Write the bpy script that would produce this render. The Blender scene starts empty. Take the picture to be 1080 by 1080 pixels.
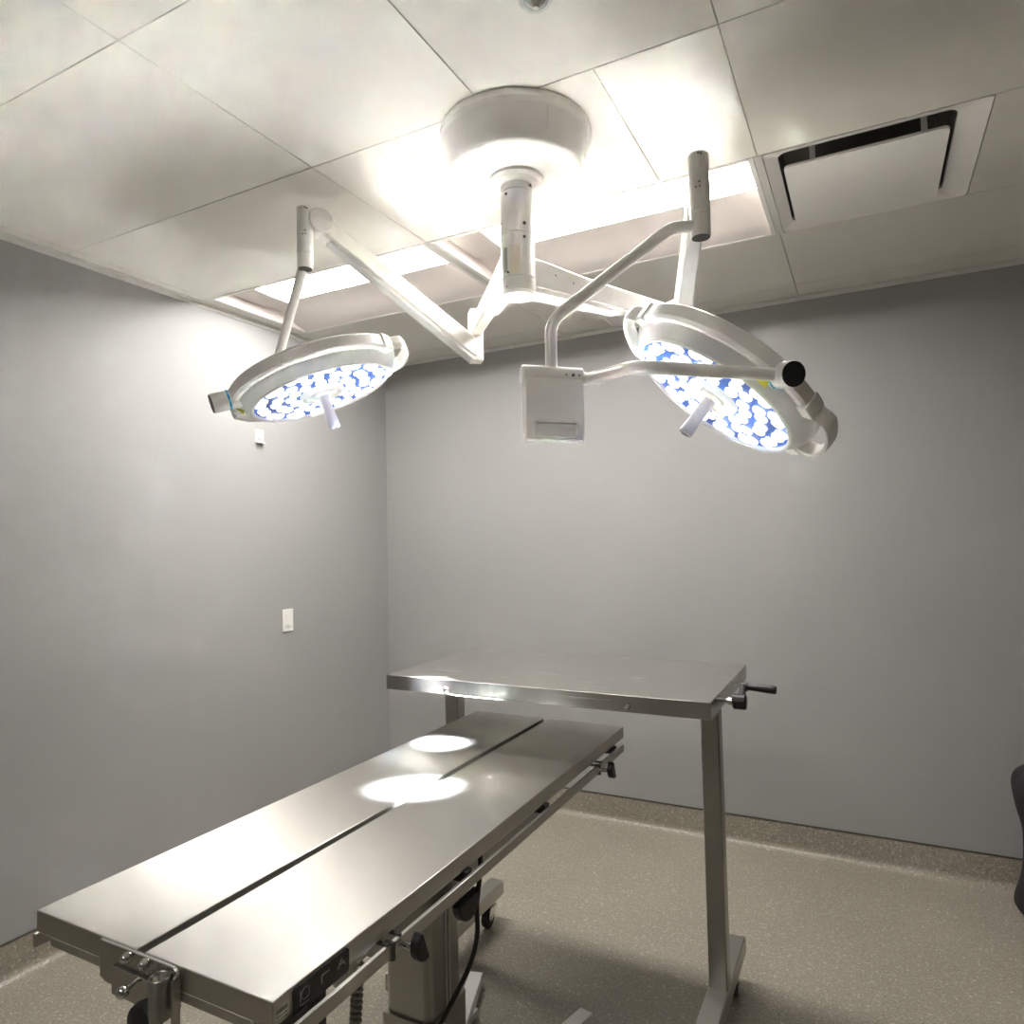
import bpy, bmesh, math, random
from mathutils import Vector, Matrix
random.seed(7)
V = Vector
PI = math.pi
scene = bpy.context.scene
COL = scene.collection

# ------------------------------------------------------------------ materials
def new_mat(name):
    m = bpy.data.materials.new(name); m.use_nodes = True
    nt = m.node_tree
    return m, nt, nt.nodes['Principled BSDF']

def paint(name, col, rough=0.4, metal=0.0, var=0.03, scale=6.0, spec=0.5, bump=0.0, bscale=200.0):
    m, nt, p = new_mat(name)
    tc = nt.nodes.new('ShaderNodeTexCoord')
    n = nt.nodes.new('ShaderNodeTexNoise'); n.inputs['Scale'].default_value = scale; n.inputs['Detail'].default_value = 4
    r = nt.nodes.new('ShaderNodeValToRGB')
    a = [max(0, c * (1 - var)) for c in col]; b = [min(1, c * (1 + var)) for c in col]
    r.color_ramp.elements[0].color = (*a, 1); r.color_ramp.elements[1].color = (*b, 1)
    nt.links.new(tc.outputs['Object'], n.inputs['Vector'])
    nt.links.new(n.outputs['Fac'], r.inputs['Fac'])
    nt.links.new(r.outputs['Color'], p.inputs['Base Color'])
    p.inputs['Roughness'].default_value = rough; p.inputs['Metallic'].default_value = metal
    p.inputs['Specular IOR Level'].default_value = spec
    if bump:
        n2 = nt.nodes.new('ShaderNodeTexNoise'); n2.inputs['Scale'].default_value = bscale
        bp = nt.nodes.new('ShaderNodeBump'); bp.inputs['Strength'].default_value = bump; bp.inputs['Distance'].default_value = 0.002
        nt.links.new(tc.outputs['Object'], n2.inputs['Vector'])
        nt.links.new(n2.outputs['Fac'], bp.inputs['Height']); nt.links.new(bp.outputs['Normal'], p.inputs['Normal'])
    return m

def brushed(name, col, rough=0.28, stretch=(300, 4, 300), var=0.02, rvar=0.02, wide=0.04, aniso=0.0, across=(1, .03, .015)):
    """brushed stainless steel: fine streaks along one axis"""
    m, nt, p = new_mat(name)
    tc = nt.nodes.new('ShaderNodeTexCoord'); mp = nt.nodes.new('ShaderNodeMapping')
    mp.inputs['Scale'].default_value = stretch
    n = nt.nodes.new('ShaderNodeTexNoise'); n.inputs['Scale'].default_value = 1.0; n.inputs['Detail'].default_value = 3
    nt.links.new(tc.outputs['Object'], mp.inputs['Vector']); nt.links.new(mp.outputs['Vector'], n.inputs['Vector'])
    r = nt.nodes.new('ShaderNodeValToRGB')
    r.color_ramp.elements[0].color = (*[c * (1 - var) for c in col], 1); r.color_ramp.elements[1].color = (*[min(1, c * (1 + var)) for c in col], 1)
    nt.links.new(n.outputs['Fac'], r.inputs['Fac']); nt.links.new(r.outputs['Color'], p.inputs['Base Color'])
    # large soft wear patches in the gloss
    n2 = nt.nodes.new('ShaderNodeTexNoise'); n2.inputs['Scale'].default_value = 5; n2.inputs['Detail'].default_value = 5
    nt.links.new(tc.outputs['Object'], n2.inputs['Vector'])
    ad = nt.nodes.new('ShaderNodeMath'); ad.operation = 'ADD'
    nt.links.new(n.outputs['Fac'], ad.inputs[0]); nt.links.new(n2.outputs['Fac'], ad.inputs[1])
    mr = nt.nodes.new('ShaderNodeMapRange'); mr.inputs['From Min'].default_value = 0.6; mr.inputs['From Max'].default_value = 1.4
    mr.inputs['To Min'].default_value = rough - rvar; mr.inputs['To Max'].default_value = rough + rvar
    nt.links.new(ad.outputs[0], mr.inputs['Value']); nt.links.new(mr.outputs['Result'], p.inputs['Roughness'])
    p.inputs['Metallic'].default_value = 1.0
    # the brushing spreads reflections across its own direction
    p.inputs['Anisotropic'].default_value = aniso
    cx = nt.nodes.new('ShaderNodeCombineXYZ')
    for k_, v_ in enumerate(across): cx.inputs[k_].default_value = v_
    nt.links.new(cx.outputs[0], p.inputs['Tangent'])
    # fine scratches scatter part of the light much wider than the polish does
    p2 = nt.nodes.new('ShaderNodeBsdfPrincipled'); p2.inputs['Metallic'].default_value = 1.0; p2.inputs['Roughness'].default_value = .55
    nt.links.new(r.outputs['Color'], p2.inputs['Base Color'])
    ms = nt.nodes.new('ShaderNodeMixShader'); ms.inputs['Fac'].default_value = wide
    nt.links.new(p.outputs['BSDF'], ms.inputs[1]); nt.links.new(p2.outputs['BSDF'], ms.inputs[2])
    nt.links.new(ms.outputs['Shader'], nt.nodes['Material Output'].inputs['Surface'])
    return m

def floor_material():
    m, nt, p = new_mat('speckled_vinyl')
    tc = nt.nodes.new('ShaderNodeTexCoord')
    def noise(s, d=2):
        n = nt.nodes.new('ShaderNodeTexNoise'); n.inputs['Scale'].default_value = s; n.inputs['Detail'].default_value = d
        nt.links.new(tc.outputs['Object'], n.inputs['Vector']); return n
    base = noise(3, 4)
    r0 = nt.nodes.new('ShaderNodeValToRGB')
    r0.color_ramp.elements[0].color = (*FLOOR_A, 1); r0.color_ramp.elements[1].color = (*FLOOR_B, 1)
    nt.links.new(base.outputs['Fac'], r0.inputs['Fac'])
    cur = r0.outputs['Color']
    for sc, lo, hi, col, fac in ((110, .60, .66, (.52, .47, .40), .6), (140, .61, .67, (.12, .11, .095), .65), (60, .66, .72, (.50, .46, .40), .6), (230, .55, .75, (.17, .15, .13), .55), (75, .68, .72, (.58, .54, .48), .6)):
        n = noise(sc, 1)
        mp = nt.nodes.new('ShaderNodeMapping'); mp.inputs['Location'].default_value = (sc * .37, sc * .11, sc * .05)
        nt.links.new(tc.outputs['Object'], mp.inputs['Vector']); nt.links.new(mp.outputs['Vector'], n.inputs['Vector'])
        rr = nt.nodes.new('ShaderNodeMapRange'); rr.inputs['From Min'].default_value = lo; rr.inputs['From Max'].default_value = hi
        rr.inputs['To Max'].default_value = fac
        nt.links.new(n.outputs['Fac'], rr.inputs['Value'])
        mx = nt.nodes.new('ShaderNodeMixRGB'); mx.inputs['Color2'].default_value = (*col, 1)
        nt.links.new(rr.outputs['Result'], mx.inputs['Fac']); nt.links.new(cur, mx.inputs['Color1'])
        cur = mx.outputs['Color']
    nt.links.new(cur, p.inputs['Base Color'])
    p.inputs['Roughness'].default_value = 0.38
    return m

def emit(name, col, strength, base=(.8, .8, .8)):
    m, nt, p = new_mat(name)
    p.inputs['Base Color'].default_value = (*base, 1)
    p.inputs['Emission Color'].default_value = (*col, 1); p.inputs['Emission Strength'].default_value = strength
    return m

FLOOR_A = (.265, .243, .195); FLOOR_B = (.325, .30, .243)
M = {}
M['wall'] = paint('grey_wall_paint', (.335, .338, .334), .55, var=.015, scale=2.5, spec=.35, bump=.06, bscale=350)
M['tile'] = paint('ceiling_tile_white', (.75, .73, .68), .6, var=.015, scale=3, spec=.3)
M['gap'] = paint('tile_gap', (.40, .39, .37), .8)
M['angle'] = paint('wall_angle_white', (.66, .65, .62), .5)
M['floor'] = floor_material()
M['seal'] = paint('dark_sealant', (.07, .065, .055), .6)
M['enamel'] = paint('white_enamel', (.88, .86, .835), .28, var=.012)
M['enamel2'] = paint('light_grey_enamel', (.62, .62, .62), .35, var=.012)
M['headgrey'] = paint('lamp_head_grey', (.52, .52, .51), .4, var=.01)
M['steel'] = brushed('brushed_steel_long', (.58, .565, .53), .42, (400, 3, 400), aniso=.9)
M['steel_x'] = brushed('brushed_steel_cross', (.47, .455, .425), .26, (3, 400, 400))
M['steel_z'] = brushed('brushed_steel_upright', (.42, .41, .375), .36, (300, 300, 4))
M['chrome'] = paint('bright_chrome', (.72, .72, .70), .12, 1.0, var=.02)
M['dark'] = paint('dark_groove', (.055, .055, .05), .45)
M['black'] = paint('black_plastic', (.012, .012, .012), .42, var=.2)
M['rubber'] = paint('black_rubber', (.016, .016, .016), .6, var=.2)
M['cap'] = paint('black_cap', (.008, .008, .008), .5, var=.2)
M['white'] = paint('white_plastic', (.82, .81, .79), .35, var=.01)
M['cable_grey'] = paint('grey_coiled_cable', (.32, .31, .29), .5)
M['reflector'] = paint('reflector_white', (.68, .63, .60), .45, var=.01)
M['bluering'] = paint('blue_ring', (.02, .30, .62), .35)
M['cyanring'] = paint('cyan_ring', (.12, .62, .80), .35)
M['yellow'] = paint('yellow_sticker', (.62, .58, .03), .45)
M['cream'] = paint('cream_label', (.84, .76, .66), .5)
M['ink'] = paint('grey_print', (.10, .10, .10), .6)
M['fabric'] = paint('black_fabric', (.013, .013, .015), .8, var=.4, scale=30, bump=.4, bscale=90)
M['plate'] = paint('led_backplate', (.08, .19, .66), .2, var=.12, scale=14)
M['lens'] = emit('fluorescent_lens', (1, .955, .90), 46.0)
M['lens_fill'] = emit('fill_lens_rear', (1, .955, .90), 30.0)
M['led'] = emit('led_emitter', (.93, .95, 1.0), 1.5)
M['handle_glow'] = paint('translucent_white', (.78, .79, .86), .3, var=.01)
M['ventdark'] = paint('duct_inside', (.20, .19, .175), .8)
M['icon'] = paint('pale_icon_print', (.35, .35, .35), .5)

# ------------------------------------------------------------------ mesh helpers
def box(bm, lo, hi, mat=0):
    x0, y0, z0 = lo; x1, y1, z1 = hi
    v = [bm.verts.new(p) for p in ((x0, y0, z0), (x1, y0, z0), (x1, y1, z0), (x0, y1, z0), (x0, y0, z1), (x1, y0, z1), (x1, y1, z1), (x0, y1, z1))]
    for f in ((0, 3, 2, 1), (4, 5, 6, 7), (0, 1, 5, 4), (1, 2, 6, 5), (2, 3, 7, 6), (3, 0, 4, 7)):
        bm.faces.new([v[i] for i in f]).material_index = mat

def frame_of(d, up=V((0, 0, 1))):
    d = V(d).normalized()
    if abs(d.dot(up)) > .98: up = V((0, 1, 0))
    a = d.cross(up).normalized(); b = a.cross(d).normalized()
    return a, b, d

def rings(bm, loops, closed=True, cap0=True, cap1=True, mat=0):
    vs = [[bm.verts.new(p) for p in l] for l in loops]
    n = len(vs[0])
    for i in range(len(vs) - 1):
        for k in range(n if closed else n - 1):
            bm.faces.new((vs[i][k], vs[i][(k + 1) % n], vs[i + 1][(k + 1) % n], vs[i + 1][k])).material_index = mat
    if cap0: bm.faces.new(vs[0][::-1]).material_index = mat
    if cap1: bm.faces.new(vs[-1]).material_index = mat

def circ(c, a, b, r, n):
    return [V(c) + r * (math.cos(2 * PI * k / n) * a + math.sin(2 * PI * k / n) * b) for k in range(n)]

def cyl(bm, p0, p1, r, r1=None, n=24, mat=0):
    a, b, d = frame_of(V(p1) - V(p0)); r1 = r if r1 is None else r1
    rings(bm, [circ(p0, a, b, r, n), circ(p1, a, b, r1, n)], mat=mat)

def lathe(bm, prof, origin=(0, 0, 0), axis=(0, 0, 1), n=48, mat=0, cap0=True, cap1=True):
    """prof: list of (radius, height along axis)"""
    a, b, d = frame_of(axis)
    rings(bm, [circ(V(origin) + d * h, a, b, max(r, 1e-4), n) for r, h in prof], cap0=cap0, cap1=cap1, mat=mat)

def fillet(pts, rad, seg=8):
    pts = [V(p) for p in pts]; out = [pts[0]]
    for i in range(1, len(pts) - 1):
        p, q, s = pts[i - 1], pts[i], pts[i + 1]
        u = (p - q).normalized(); w = (s - q).normalized()
        ang = u.angle(w)
        if ang > PI - .02: out.append(q); continue
        t = min(rad / math.tan(ang / 2), (p - q).length * .49, (s - q).length * .49)
        A = q + u * t; B = q + w * t
        r = t * math.tan(ang / 2)
        c = q + (u + w).normalized() * (r / math.sin(ang / 2))
        for k in range(seg + 1):
            th = (A - c).angle(B - c, 0.0); f_ = k / seg
            if th < 1e-4: out.append(A.lerp(B, f_)); continue
            out.append(c + ((A - c) * math.sin((1 - f_) * th) + (B - c) * math.sin(f_ * th)) / math.sin(th))
    out.append(pts[-1]); return out

def sweep(bm, pts, r, n=16, mat=0):
    pts = [V(p) for p in pts]
    a, b, d = frame_of(pts[1] - pts[0]); loops = []
    for i, p in enumerate(pts):
        t = (pts[min(i + 1, len(pts) - 1)] - pts[max(i - 1, 0)]).normalized()
        a = (a - t * a.dot(t)).normalized(); b = t.cross(a)
        rr = r(i / (len(pts) - 1)) if callable(r) else r
        loops.append(circ(p, a, b, rr, n))
    rings(bm, loops, mat=mat)

def tube(bm, pts, r, rad=.05, n=16, mat=0): sweep(bm, fillet(pts, rad), r, n, mat)

def beam(bm, secs, mat=0, cham=.12):
    """prismatic arm through sections (point, width, height), upright cross-section with cut corners"""
    loops = []
    P = [V(s[0]) for s in secs]
    for i, (p, w, h) in enumerate(secs):
        d = P[min(i + 1, len(P) - 1)] - P[max(i - 1, 0)]
        a, b, d = frame_of(d)
        c = min(w, h) * cham
        pr = [(-w/2 + c, -h/2), (w/2 - c, -h/2), (w/2, -h/2 + c), (w/2, h/2 - c), (w/2 - c, h/2), (-w/2 + c, h/2), (-w/2, h/2 - c), (-w/2, -h/2 + c)]
        loops.append([V(p) + a * x + b * y for x, y in pr])
    rings(bm, loops, mat=mat)

def rot_box(bm, c, a, b, d, sa, sb, sd, mat=0):
    c = V(c); a = V(a).normalized(); b = V(b).normalized(); d = V(d).normalized()
    v = [bm.verts.new(c + a * sa * i / 2 + b * sb * j / 2 + d * sd * k / 2) for k in (-1, 1) for j in (-1, 1) for i in (-1, 1)]
    for f in ((0, 2, 3, 1), (4, 5, 7, 6), (0, 1, 5, 4), (1, 3, 7, 5), (3, 2, 6, 7), (2, 0, 4, 6)):
        bm.faces.new([v[i] for i in f]).material_index = mat

def prism(bm, poly, ext, mat=0):
    """poly: 3-D outline; ext: extrusion vector"""
    ext = V(ext)
    rings(bm, [[V(p) for p in poly], [V(p) + ext for p in poly]], mat=mat)

def rrect(cx, cy, w, h, r, n=6):
    out = []
    for (sx, sy, a0) in ((1, 1, 0), (-1, 1, PI/2), (-1, -1, PI), (1, -1, 1.5*PI)):
        for k in range(n + 1):
            a = a0 + k * PI / 2 / n
            out.append((cx + sx * (w/2 - r) + r * math.cos(a), cy + sy * (h/2 - r) + r * math.sin(a)))
    return out

def obj(name, bm, mats, parent=None, bevel=0, smooth=True, local=False, angle=35, seg=2):
    bmesh.ops.recalc_face_normals(bm, faces=bm.faces)
    me = bpy.data.meshes.new(name)
    if parent is not None and not local:
        off = parent.matrix_world.translation if parent.parent is None else V(parent['_o'])
        bmesh.ops.translate(bm, verts=bm.verts, vec=-V(off))
    bm.to_mesh(me); bm.free()
    for m in (mats if isinstance(mats, (list, tuple)) else [mats]): me.materials.append(m)
    o = bpy.data.objects.new(name, me); COL.objects.link(o)
    if parent is not None:
        o.parent = parent
        if not local: o['_o'] = [*off]
    else:
        o['_o'] = [0, 0, 0]
    if bevel:
        b = o.modifiers.new('edge', 'BEVEL'); b.width = bevel; b.segments = seg; b.limit_method = 'ANGLE'; b.angle_limit = math.radians(40)
    if smooth:
        me.polygons.foreach_set('use_smooth', [True] * len(me.polygons))
        me.set_sharp_from_angle(angle=math.radians(angle))
    return o

def thing(name, label, cat, loc, group=None):
    o = bpy.data.objects.new(name, None); COL.objects.link(o); o.location = loc
    o.matrix_world = Matrix.Translation(loc); o.empty_display_size = .1
    o['label'] = label; o['category'] = cat
    if group: o['group'] = group
    return o

def struct(o): o['kind'] = 'structure'; return o
B = bmesh.new

# ------------------------------------------------------------------ room shell
H = 2.681; XR = 6.2; YF = -6.4
bm = B(); box(bm, (-.12, YF - .12, -.1), (XR + .12, .12, 0)); struct(obj('floor', bm, M['floor'], smooth=False))
bm = B(); box(bm, (-.12, YF - .12, 0), (0, .12, H + .13)); struct(obj('wall_left', bm, M['wall'], smooth=False))
bm = B(); box(bm, (0, 0, 0), (XR, .12, H + .13)); struct(obj('wall_back', bm, M['wall'], smooth=False))
bm = B(); box(bm, (XR, YF - .12, 0), (XR + .12, .12, H + .13)); struct(obj('wall_right', bm, M['wall'], smooth=False))
bm = B(); box(bm, (0, YF - .12, 0), (XR, YF, H + .13)); struct(obj('wall_front', bm, M['wall'], smooth=False))
# coved vinyl skirting, running up the wall, with a dark sealant line along its top
def cove(name, p0, p1, inward):
    p0, p1, inward = V(p0), V(p1), V(inward)
    prof = [(0.0005, .133), (.004, .132), (.004, .040)] + [(.0385 - .0345 * math.cos(t), .0345 - .0345 * math.sin(t)) for t in [k * PI / 2 / 8 for k in range(9)]] + [(.0385, -.002), (.0005, -.002)]
    bm = B()
    loops = [[p + inward * x + V((0, 0, z)) for x, z in prof] for p in (p0, p1)]
    rings(bm, loops)
    s = [(0.0, .133), (.006, .133), (.006, .1375), (0, .1375)]
    rings(bm, [[p + inward * x + V((0, 0, z)) for x, z in s] for p in (p0, p1)], mat=1)
    struct(obj(name, bm, [M['floor'], M['seal']], angle=50))
cove('baseboard_left', (0, YF, 0), (0, 0, 0), (1, 0, 0))
cove('baseboard_back', (0, 0, 0), (XR, 0, 0), (0, -1, 0))
cove('baseboard_right', (XR, YF, 0), (XR, 0, 0), (-1, 0, 0))
cove('baseboard_front', (0, YF, 0), (XR, YF, 0), (0, 1, 0))

# suspended ceiling: lay-in tiles separated by shadow gaps
GX = [0, .073, 1.2923, 2.5115, 3.7307, 4.9499, 6.17, XR]
GY = [0, -.180, -.7976, -1.415, -2.032, -2.650, -3.267, -3.884, -4.501, -5.118, -5.735, -6.352, YF]
bm = B()
splits = {(0, 2): [1.575], (1, 2): [], (3, 2): [1.600, 2.210], (4, 2): [1.902], (2, 3): [3.117]}
for j in range(len(GY) - 1):
    y1, y0 = GY[j], GY[j + 1]
    for i in range(len(GX) - 1):
        xs = [GX[i]] + splits.get((j, i), []) + [GX[i + 1]]
        for k in range(len(xs) - 1):
            x0, x1 = xs[k], xs[k + 1]
            if j == 2 and (i in (1, 2) or (i == 3 and k == 0)): continue
            if j == 7 and i == 2: continue
            g = .0016
            box(bm, (x0 + g, y0 + g, H), (x1 - g, y1 - g, H + .012), 0)
            box(bm, (x0, y0, H + .008), (x1, y1, H + .02), 1)
box(bm, (-.12, YF - .12, H + .125), (XR + .12, .12, H + .20), 0)
struct(obj('ceiling', bm, [M['tile'], M['gap']], bevel=0, smooth=False))
# metal wall angle round the ceiling's edge
for k, (lo, hi) in enumerate((((0, YF, H - .022), (.004, 0, H)), ((0, -.004, H - .022), (XR, 0, H)), ((XR - .004, YF, H - .022), (XR, 0, H)), ((0, YF, H - .022), (XR, YF + .004, H)))):
    bm = B(); box(bm, lo, hi)
    w = .022
    flange = (((0, YF, H - .003), (w, 0, H - .0005)), ((0, -w, H - .003), (XR, 0, H - .0005)), ((XR - w, YF, H - .003), (XR, 0, H - .0005)), ((0, YF, H - .003), (XR, YF + w, H - .0005)))[k]
    box(bm, *flange)
    struct(obj('trim_%d' % (k + 1), bm, M['angle'], smooth=False))

# ------------------------------------------------------------------ ceiling light fixtures
def troffer(x0, x1, label, y0=-1.415, y1=-.7976, lens=M['lens']):
    t = thing('ceiling_light', label, 'ceiling light', (0.5 * (x0 + x1), 0.5 * (y0 + y1), H), 'recessed ceiling lights in a row')
    bm = B()
    f = .016                                    # outer lip
    for lo, hi in (((x0, y0, H - .002), (x1, y0 + f, H - .0005)), ((x0, y1 - f, H - .002), (x1, y1, H - .0005)), ((x0, y0 + f, H - .002), (x0 + f, y1 - f, H - .0005)), ((x1 - f, y0 + f, H - .002), (x1, y1 - f, H - .0005))):
        box(bm, lo, hi)
    obj('frame', bm, M['enamel'], t, bevel=.0015)
    # sloping white reflector wings on both long sides and at the ends
    la, lb = y0 + .118, y0 + .330
    exa, exb = .150, .012
    bm = B()
    def quad(*p): bm.faces.new([bm.verts.new(q) for q in p])
    X0, X1, Y0, Y1 = x0 + f, x1 - f, y0 + f, y1 - f
    zt = H + .060
    def wing(ya, yb):                           # gently curved from the lip (ya) up to the lens (yb)
        N = 8; prev = None
        for k in range(N + 1):
            s = k / N
            y = ya + (yb - ya) * s; z = H - .001 + (zt - H) * math.sin(s * PI / 2) ** 1.2
            cur = (bm.verts.new((X0, y, z)), bm.verts.new((X1, y, z)))
            if prev: bm.faces.new((prev[0], prev[1], cur[1], cur[0]))
            prev = cur
    wing(Y0, la); wing(Y1, lb)
    obj('reflector', bm, M['reflector'], t, angle=60)
    N = 8
    half = [(Y0 + (la - Y0) * k / N, H - .001 + (zt - H) * math.sin(k / N * PI / 2) ** 1.2) for k in range(N + 1)]
    half += [(Y1 + (lb - Y1) * k / N, H - .001 + (zt - H) * math.sin(k / N * PI / 2) ** 1.2) for k in range(N, -1, -1)]
    for xw in (X0, X1):
        bm = B(); prism(bm, [(xw - .001, y, z) for y, z in half], (.002, 0, 0)); obj('end_plate', bm, M['reflector'], t, smooth=False)
    bm = B(); box(bm, (X0 + .001, la, zt - .012), (X0 + exa, lb, zt + .001)); obj('ballast_cover', bm, M['reflector'], t, bevel=.002)
    bm = B()
    N = 10; loops = []
    for k in range(N + 1):
        s = k / N; y = la + (lb - la) * s; z = zt - .010 * math.sin(s * PI)
        loops.append([V((X0 + exa - .004, y, z)), V((X1 - exb + .002, y, z))])
    rings(bm, loops, closed=False, cap0=False, cap1=False)
    obj('lens', bm, lens, t, angle=60)
    bm = B(); box(bm, (x0 + .003, y0 + .003, H + .066), (x1 - .003, y1 - .003, H + .11))
    for lo, hi in (((x0 + .002, y0 + .002, H + .004), (x1 - .002, y0 + .006, H + .07)), ((x0 + .002, y1 - .006, H + .004), (x1 - .002, y1 - .002, H + .07)), ((x0 + .002, y0 + .006, H + .004), (x0 + .006, y1 - .006, H + .07)), ((x1 - .006, y0 + .006, H + .004), (x1 - .002, y1 - .006, H + .07))):
        box(bm, lo, hi)
    obj('housing', bm, M['enamel2'], t, smooth=False)
troffer(.073 + .004, 1.2923 - .012, 'recessed white ceiling light whose end meets the grey wall, lit behind the thin arm')
troffer(1.2923 + .012, 2.5115 - .013, 'recessed white ceiling light ending beside the square air vent, lit behind the round canopy stem')
troffer(1.2923 + .012, 2.5115 - .013, 'recessed white ceiling light, unseen behind the viewpoint, added to light the lamp arm fronts', -4.501, -3.884, M['lens_fill'])  # unseen fixture, added to lift the camera-facing sides of the lamp arms
# tee bars beside the fixtures
bm = B()
for x, a in ((1.2923, .012), (2.5115, .012)): box(bm, (x - a, -1.415, H - .002), (x + a, -.7976, H + .02))
struct(obj('trim_5', bm, M['angle'], smooth=False))

# ------------------------------------------------------------------ air vent
vx0, vx1, vy0, vy1 = 2.5235, 3.117, -1.415, -.7976
t = thing('air_vent', 'square white ceiling air vent with a hanging centre plaque and dark slot', 'air vent', (2.82, -1.106, H))
bm = B()
ix0, ix1, iy0, iy1 = 2.562, 3.040, -1.360, -.842
outer = [(vx0 + .002, vy0 + .002), (vx1 - .002, vy0 + .002), (vx1 - .002, vy1 - .002), (vx0 + .002, vy1 - .002)]
mid = rrect((ix0 + ix1)/2, (iy0 + iy1)/2, ix1 - ix0, iy1 - iy0, .03, 4)
# flange: rounded opening joined to the square edge, falling slightly inwards
seg = len(mid)
oo = []
for (x, y) in mid:
    dx, dy = x - (ix0 + ix1)/2, y - (iy0 + iy1)/2
    s = max(abs(dx) / ((vx1 - vx0)/2 - .002), abs(dy) / ((vy1 - vy0)/2 - .002))
    oo.append(((ix0 + ix1)/2 * 0 + (vx0 + vx1)/2 + dx / s, (vy0 + vy1)/2 + dy / s))
cx_, cy_ = (ix0 + ix1)/2, (iy0 + iy1)/2
loops = [[V((x, y, H + .012)) for x, y in oo], [V((x, y, H - .001)) for x, y in oo], [V((x, y, H + .018)) for x, y in mid], [V((x, y, H + .03)) for x, y in mid]]
rings(bm, loops, cap0=False, cap1=False)
obj('frame', bm, M['enamel'], t, angle=40)
bm = B(); loops = [[V((x, y, H + .029)) for x, y in mid], [V((x, y, H + .11)) for x, y in mid]]
rings(bm, loops, cap0=False); obj('duct', bm, M['ventdark'], t)
bm = B()
pl = rrect(2.800, -1.075, .446, .470, .018, 4)
rings(bm, [[V((x, y, H - .007)) for x, y in pl], [V((2.800 + (x - 2.800) * 1.006, -1.075 + (y + 1.075) * 1.006, H - .004)) for x, y in pl], [V((x, y, H + .003)) for x, y in pl]])
obj('plaque', bm, M['enamel'], t)
for x, y in ((2.66, -1.30), (2.96, -1.30), (2.66, -.88), (2.96, -.88)):
    bm = B(); box(bm, (x - .008, y - .004, H + .002), (x + .008, y + .004, H + .11)); obj('hanger', bm, M['enamel2'], t)

# ------------------------------------------------------------------ sprinkler
t = thing('sprinkler_head', 'small round recessed sprinkler in ceiling tile at the top edge', 'sprinkler', (2.180, -2.300, H))
bm = B(); lathe(bm, [(.026, 0), (.036, 0), (.037, -.003), (.034, -.007), (.027, -.006), (.026, 0)], (2.18, -2.3, H), n=40, cap0=False, cap1=False); obj('escutcheon', bm, M['enamel2'], t)
bm = B(); lathe(bm, [(.026, -.001), (.026, -.004), (.02, -.012), (.010, -.018), (.006, -.022)], (2.18, -2.3, H), n=32); obj('dome', bm, M['chrome'], t)

# ------------------------------------------------------------------ wall fittings
t = thing('light_switch', 'white rocker light switch plate on the left grey wall', 'light switch', (0, -.872, 1.124))
bm = B(); box(bm, (.0005, -.909, 1.065), (.006, -.835, 1.183)); obj('plate', bm, M['white'], t, bevel=.002)
bm = B(); box(bm, (.005, -.889, 1.090), (.009, -.855, 1.158)); obj('rocker', bm, M['white'], t, bevel=.0015)
bm = B(); box(bm, (.0085, -.884, 1.097), (.0098, -.860, 1.101)); obj('indicator', bm, M['enamel2'], t)
t = thing('wall_bracket', 'small white bracket on left wall, half hidden under the left lamp head', 'wall bracket', (0, -1.05, 2.07))
bm = B(); box(bm, (.0005, -1.082, 2.052), (.004, -1.030, 2.118)); obj('back_plate', bm, M['white'], t, bevel=.001)
bm = B(); prism(bm, [(.004, -1.080, 2.048), (.022, -1.080, 2.050), (.022, -1.080, 2.054), (.004, -1.080, 2.058)], (0, .048, 0)); obj('ledge', bm, M['white'], t)
bm = B(); prism(bm, [(.004, -1.074, 2.076), (.004, -1.046, 2.098), (.004, -1.052, 2.066)], (.010, 0, 0)); obj('hook', bm, M['enamel2'], t)

# ------------------------------------------------------------------ black bag at the right edge
t = thing('bag', 'black slumped fabric bag against back wall at the right edge', 'bag', (3.42, -.22, 0))
bm = B(); NB = 40; loops = []
for z, r in ((.002, .13), (.02, .178), (.06, .19), (.11, .178), (.17, .160), (.26, .152), (.33, .148), (.38, .154), (.44, .170), (.50, .178), (.55, .172), (.585, .14), (.60, .08)):
    l = []
    for k in range(NB):
        a = 2 * PI * k / NB
        w = 1 + (.02 * math.sin(3 * a + z * 9) + .018 * math.sin(7 * a - z * 22) + .010 * math.sin(13 * a + z * 40)) * (0 if z < .01 else 1)
        l.append(V((3.42 + r * w * math.cos(a) * 1.04, -.235 + r * w * math.sin(a) * 1.0, z)))
    loops.append(l)
rings(bm, loops); o = obj('body', bm, M['fabric'], t, angle=80); s = o.modifiers.new('soft', 'SUBSURF'); s.levels = 1; s.render_levels = 2
bm = B(); tube(bm, [(3.36, -.30, .585), (3.34, -.32, .66), (3.44, -.30, .70), (3.50, -.28, .66), (3.49, -.27, .585)], .011, .05); obj('strap', bm, M['fabric'], t)

# ------------------------------------------------------------------ operating table
TX0, TX1, TY0, TY1, TZ = 1.467, 2.027, -2.906, -1.396, .900
T = thing('operating_table', 'stainless steel operating table with grooved top on a central column', 'operating table', (1.75, -2.15, 0))
GX0, GX1 = 1.738, 1.757
bm = B()
t_ = .036
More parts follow.
